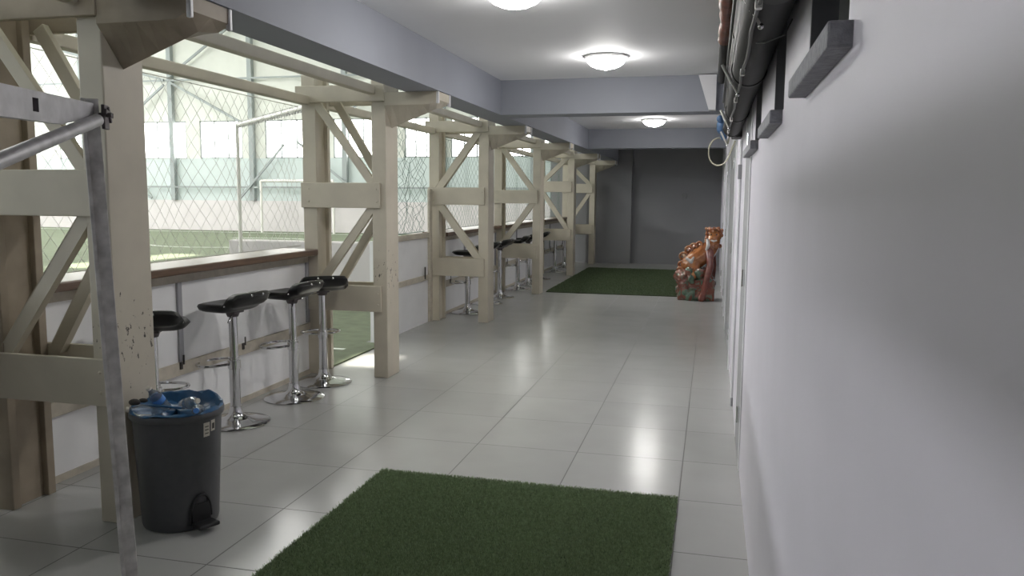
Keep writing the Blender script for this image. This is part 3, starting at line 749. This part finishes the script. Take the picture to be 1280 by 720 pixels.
# ------------------------------------------------------------------ glazed lion statue
t = empty('lion_statue', (-0.185, 11.95, 0), label='glazed orange ceramic lion statue on a red and green rock by the right wall', cat='statue')
def remesh(o, vox, smooth=True):
    r_ = o.modifiers.new('r', 'REMESH'); r_.mode = 'VOXEL'; r_.voxel_size = vox; r_.use_smooth_shade = True
    s_ = o.modifiers.new('sm', 'SMOOTH'); s_.iterations = 2; s_.factor = 0.5
    return o
rs = random.Random(11)
m = MB()
m.box((-0.26, -0.17, 0.0), (0.26, 0.19, 0.30))
for k in range(70):
    a = rs.uniform(0, 2 * PI); z = rs.uniform(0.04, 0.44)
    x = 0.25 * math.cos(a) * rs.uniform(0.8, 1.05); y = 0.19 * math.sin(a) * rs.uniform(0.8, 1.05)
    if z > 0.3: x = x * 0.8 - 0.06
    m.ball((x, y, z), rs.uniform(0.04, 0.08), 2, (1, 1, rs.uniform(0.7, 1.3)))
for (x, y, z, r_) in ((-0.1, 0, 0.36, 0.14), (0.05, 0, 0.34, 0.13), (-0.2, 0, 0.34, 0.09), (0.17, 0, 0.3, 0.08)): m.ball((x, y, z), r_, 2)
remesh(m.build('rock_base', 'gl_rock', t), 0.011)
# lion body: haunch, belly, chest, neck, head, legs in one remeshed surface
m = MB()
def chain(pts, rad):
    for (p, q, r0, r1) in zip(pts, pts[1:], rad, rad[1:]):
        p = Vector(p); q = Vector(q); n_ = max(2, int((q - p).length / 0.02))
        for k in range(n_ + 1): m.ball(p.lerp(q, k / n_), r0 + (r1 - r0) * k / n_, 2)
chain([(-0.12, 0.0, 0.52), (0.0, 0.0, 0.60), (0.12, 0.0, 0.69), (0.21, 0.0, 0.80), (0.235, -0.02, 0.93)], [0.12, 0.15, 0.14, 0.105, 0.09])
m.ball((-0.06, -0.10, 0.49), 0.10, 2, (1.1, 0.7, 1.1)); m.ball((-0.06, 0.10, 0.49), 0.10, 2, (1.1, 0.7, 1.1))
chain([(-0.02, -0.13, 0.45), (-0.10, -0.15, 0.40), (-0.04, -0.17, 0.36)], [0.065, 0.045, 0.05])
chain([(-0.02, 0.13, 0.45), (-0.10, 0.15, 0.40), (-0.04, 0.17, 0.36)], [0.065, 0.045, 0.05])
m.ball((0.225, -0.10, 0.90), 0.055, 2, (1.1, 1.0, 0.75))        # muzzle towards the viewer
m.ball((0.205, -0.145, 0.905), 0.02, 2, (1.3, 0.8, 0.9)); m.ball((0.225, -0.10, 0.865), 0.04, 2, (1.1, 1.0, 0.5))
m.ball((0.185, -0.07, 0.955), 0.028, 2); m.ball((0.265, -0.07, 0.955), 0.028, 2)
m.ball((0.165, 0.0, 1.0), 0.03, 2, (1, .6, 1.3)); m.ball((0.295, 0.0, 1.0), 0.03, 2, (1, .6, 1.3))
lion = remesh(m.build('lion_body', 'gl_lion', t), 0.010)
m = MB()
chain([(0.17, -0.10, 0.70), (0.19, -0.15, 0.52), (0.14, -0.19, 0.30), (0.10, -0.20, 0.10), (0.08, -0.22, 0.04)], [0.065, 0.055, 0.05, 0.045, 0.055])
chain([(0.20, 0.09, 0.70), (0.23, 0.13, 0.50), (0.22, 0.16, 0.30), (0.2, 0.17, 0.10), (0.19, 0.14, 0.04)], [0.06, 0.055, 0.05, 0.045, 0.05])
remesh(m.build('foreleg', 'gl_red', t), 0.011)
m = MB()
for k in range(46):
    a = rs.uniform(0, 2 * PI); h_ = rs.uniform(0.76, 1.04)
    rr = 0.105
    x = 0.225 + rr * math.cos(a); y = 0.01 + rr * math.sin(a)
    if y < -0.05 and 0.84 < h_ < 0.98: continue
    m.ball((x, y, h_), rs.uniform(0.022, 0.034), 2)
for k in range(14): m.ball((0.225 + rs.uniform(-.07, .07), rs.uniform(-.05, .06), 1.01 + rs.uniform(-.02, .03)), 0.026, 2)
remesh(m.build('mane', 'gl_mane', t), 0.009)
m = MB()
for (cx, cz, r0) in ((-0.20, 0.62, 0.07), (-0.13, 0.72, 0.06), (-0.06, 0.77, 0.05), (-0.22, 0.50, 0.06), (-0.24, 0.42, 0.05), (0.02, 0.80, 0.045)):
    for q in np.linspace(0, 2.6 * PI, 30):
        rr = r0 * (1 - q / (3.1 * PI)); m.ball((cx + rr * math.cos(q), -0.06 + 0.015 * q, cz + rr * math.sin(q)), 0.022, 1)
remesh(m.build('tail_scroll', 'gl_mane', t), 0.009)
m = MB()
chain([(-0.14, -0.15, 0.60), (-0.08, -0.15, 0.56), (-0.05, -0.155, 0.62)], [0.022, 0.03, 0.018])
chain([(0.13, -0.13, 0.74), (0.15, -0.14, 0.80), (0.14, -0.13, 0.88)], [0.022, 0.03, 0.022])
chain([(0.19, -0.135, 0.87), (0.225, -0.145, 0.862), (0.26, -0.135, 0.87)], [0.014, 0.018, 0.014])
remesh(m.build('white_tufts', 'gl_white', t), 0.008)
m = MB()
for x in (0.187, 0.263): m.ball((x, -0.098, 0.952), 0.011, 2)
build_split(m, 'eye', 'ink', lion, smooth=True)

# ------------------------------------------------------------------ ceiling lamps
lampY = [(-1.09, 4.42, 'flush ceiling lamp nearest the camera, cut by the picture top'), (-0.87, 6.62, 'flush ceiling lamp in front of the first cross beam'), (-0.86, 12.0, 'flush ceiling lamp between the two cross beams')]
for x, y, lb in lampY:
    t = empty('ceiling_lamp', (x, y, ZC), label=lb, cat='lamp', group='round ceiling lamps')
    MB().lathe([(0, 0), (0.175, 0.0), (0.182, -0.012), (0.16, -0.03), (0.0, -0.03)], n=40).build('base', 'lampbase', t, smooth=True)
    MB().lathe([(0.155, -0.03), (0.150, -0.045), (0.125, -0.072), (0.08, -0.092), (0.04, -0.10), (0.0, -0.102)], n=40).build('diffuser', 'dome', t, smooth=True)
    MB().lathe([(0.0, -0.100), (0.012, -0.102), (0.012, -0.114), (0.0, -0.122)], n=12).build('finial', 'lampbase', t, smooth=True)


# ------------------------------------------------------------------ pipes and cables along the right wall under the ceiling
def pipe(name, x, z, y0, y1, r, m, label, flanges=()):
    o = empty(name, (x, y0, z), label=label, cat='pipe')
    MB().tube([(0, 0, 0), (0, y1 - y0, 0)], r, n=24).build('pipe_run', m, o, smooth=True)
    mm = MB()
    for y in flanges: mm.tube([(0, y - y0 - 0.025, 0), (0, y - y0 + 0.025, 0)], r * 1.06, n=24)
    if flanges: build_split(mm, 'coupling', 'pipe2', o, smooth=True)
    return o
pipe('drain_pipe', 0.120, 1.962, -8.0, 5.95, 0.063, 'pipe', 'thick black pipe along the right wall, lowest of the overhead bundle', (1.9, 3.3, 4.8, 5.9))
pipe('drain_pipe', 0.112, 2.092, -8.0, 6.3, 0.050, 'pipe2', 'dark grey pipe just above the lowest black pipe', (2.6, 4.4))
pipe('drain_pipe', 0.122, 2.222, -8.0, 6.9, 0.058, 'pipe', 'black pipe second from the top of the overhead bundle', (2.2, 3.9, 5.6))
pipe('drain_pipe', 0.120, 2.355, -8.0, 7.6, 0.055, 'pipe', 'upper black pipe tucked against the wall below the ceiling', (3.0, 5.2))
o = empty('insulated_pipe', (0.043, -8.0, 2.455), label='red-brown wrapped pipe just under the ceiling edge', cat='pipe')
m = MB(); pts = [(0.004 * math.sin(k * 0.9), k * 0.12, 0.004 * math.cos(k * 1.3)) for k in range(112)]
m.tube(pts, [0.040 + 0.006 * math.sin(k * 2.1) for k in range(112)], n=14); m.build('wrapping', 'copper', o, smooth=True)
MB().tube([(0, 13.3, 0), (0, 15.1, 0)], 0.034, n=14).build('bare_end', 'pipe2', o, smooth=True)
o = MB().tube([(0.062, -8.0, 2.28), (0.062, 7.2, 2.28)], 0.008, n=8).build('conduit', 'cable', smooth=True); tag(o, 'thin grey conduit running beside the red-brown pipe', 'conduit')
o = empty('conduit', (0.085, -8.0, 1.893), label='dark grey cable conduit clipped along the underside of the lowest black pipe', cat='conduit')
MB().tube([(0.003 * math.sin(k * 1.7), k * 0.2, 0.003 * math.cos(k)) for k in range(70)], 0.005, n=8).build('tube', 'cable', o, smooth=True)
for y in (9.9, 10.9, 11.7, 12.6, 13.4): MB().box((-0.008, y, -0.008), (0.008, y + 0.025, 0.014), bev=0.003).build('clip', 'rod', o)
o = MB().tube([(0.14, 2.35, 1.90), (0.10, 2.32, 1.885), (0.12, 2.25, 1.872), (0.165, 2.22, 1.885), (0.185, 2.25, 1.93)], 0.0018, n=6).build('cable_loop', 'cable', smooth=True); tag(o, 'thin grey wire looping over the thick black pipe near the first sill', 'cable')
rods = [((0.044, 2.1, 1.985), (0.100, 2.1, 1.885), 'pale hanger rod nearest the camera on the overhead pipes'), ((0.020, 3.4, 2.000), (0.085, 3.4, 1.880), 'pale hanger rod in the middle of the overhead pipes'), ((0.030, 5.0, 1.988), (0.080, 5.0, 1.878), 'pale hanger rod near the end of the overhead pipes'), ((0.044, 6.3, 1.965), (0.094, 6.3, 1.858), 'short pale hanger rod beside the blue tape')]
for a, b, lb in rods:
    a = Vector(a); b = Vector(b)
    o = empty('hanger_rod', a, label=lb, cat='hanger', group='pale hanger rods on the overhead pipes')
    d = b - a
    MB().tube([(0, 0, 0), d * 0.6], 0.007, n=10).build('sleeve', 'rod', o, smooth=True)
    MB().tube([d * 0.6, d], 0.004, n=8).build('rod', 'rod', o, smooth=True)
    MB().ball(d, 0.008, 2).build('nut', 'chrome', o, smooth=True)
o = MB().ball((0.055, 7.0, 2.06), 0.045, 2, (1, 1.4, 1.5)).ball((0.075, 7.1, 2.0), 0.03, 2, (1, 1, 1.6)).ball((0.04, 6.95, 2.12), 0.03, 2).build('tape_wrap', 'blue', smooth=True)
tag(o, 'blue tape bundle wrapped round the pipe ends', 'tape')
loop = [(0.05 + 0.085 * math.cos(a) - 0.01, 7.1 + 0.03 * math.sin(2 * a), 1.86 + 0.115 * math.sin(a)) for a in np.linspace(0.6, 2 * PI - 0.5, 30)]
o = MB().tube([(0.14, 7.1, 2.1)] + loop + [(0.17, 7.1, 1.95)], 0.006, n=8).build('cable_loop', 'ycable', smooth=True); tag(o, 'yellowish cable loop hanging off the pipe ends', 'cable')
o = MB().box((0.12, 5.99, 1.90), (0.19, 6.22, 2.03), bev=0.008).build('junction_box', 'pipe2'); tag(o, 'grey junction box fixed at the end of the thick black pipe', 'box')
# white conduit standing at the door with a grey foot
o = empty('white_conduit', (XW - 0.009, 5.80, 0), label='thin white vertical conduit on the right wall beside the first door', cat='conduit')
MB().tube([(0, 0, 0.05), (0, 0, 1.86)], 0.0085, n=12).build('tube', 'whitepaint', o, smooth=True)
MB().lathe([(0, 0), (0.0089, 0), (0.0089, 0.05), (0.0087, 0.06), (0, 0.06)], n=14).build('foot', 'greydoor', o, smooth=True)
MB().box((-0.016, -0.03, 1.60), (0.0085, 0.03, 1.70), bev=0.003).build('latch_plate', 'greydoor', o)

# ------------------------------------------------------------------ light
def area(name, loc, sx, sy, e, rot=(0, 0, 0), col=(1, 1, 1)):
    l = bpy.data.lights.new(name, 'AREA'); l.shape = 'RECTANGLE'; l.size = sx; l.size_y = sy; l.energy = e; l.color = col
    o = bpy.data.objects.new(name, l); COL.objects.link(o); o.location = loc; o.rotation_euler = rot; return o
HALL = 420
for i, x in enumerate((-27, -19.5, -12)):
    for j, y in enumerate((3, 12, 22)):
        area('hall_fill', (x, y, HZ - 0.05), 2.0, 6.0, HALL, col=(1, 0.99, 0.96))  # unseen fill light under the closed roof, added to brighten the hall
s = bpy.data.lights.new('sun', 'SUN'); s.energy = 16; s.angle = 0.02; s.color = (1, 0.95, 0.82)
so_ = bpy.data.objects.new('sun', s); COL.objects.link(so_); so_.rotation_euler = SUN.to_track_quat('-Z', 'Y').to_euler()
W = bpy.data.worlds.new('world'); SC.world = W; W.use_nodes = True
bg = W.node_tree.nodes['Background']; bg.inputs[0].default_value = (0.85, 0.92, 1.0, 1); bg.inputs[1].default_value = 1.0

# ------------------------------------------------------------------ camera (solved from the floor tiles)
F, yaw, pitch, roll, h = 1003.288, -0.242373654, -0.113098036, 0.00754270548, 1.46788896
fw = Vector((math.sin(yaw) * math.cos(pitch), math.cos(yaw) * math.cos(pitch), math.sin(pitch)))
rt = Vector((math.cos(yaw), -math.sin(yaw), 0)); up = rt.cross(fw)
r2 = rt * math.cos(roll) + up * math.sin(roll); u2 = up * math.cos(roll) - rt * math.sin(roll)
cd = bpy.data.cameras.new('camera'); cd.sensor_fit = 'HORIZONTAL'; cd.sensor_width = 36; cd.lens = F / 1280 * 36; cd.clip_start = 0.02; cd.clip_end = 200
cam = bpy.data.objects.new('camera', cd); COL.objects.link(cam)
cam.matrix_world = Matrix(((r2.x, u2.x, -fw.x, 0), (r2.y, u2.y, -fw.y, 0), (r2.z, u2.z, -fw.z, h), (0, 0, 0, 1)))
SC.camera = cam
vs = SC.view_settings; vs.view_transform = 'Standard'; vs.look = 'None'; vs.gamma = 1.0; vs.use_curve_mapping = False; vs.exposure = 0.0
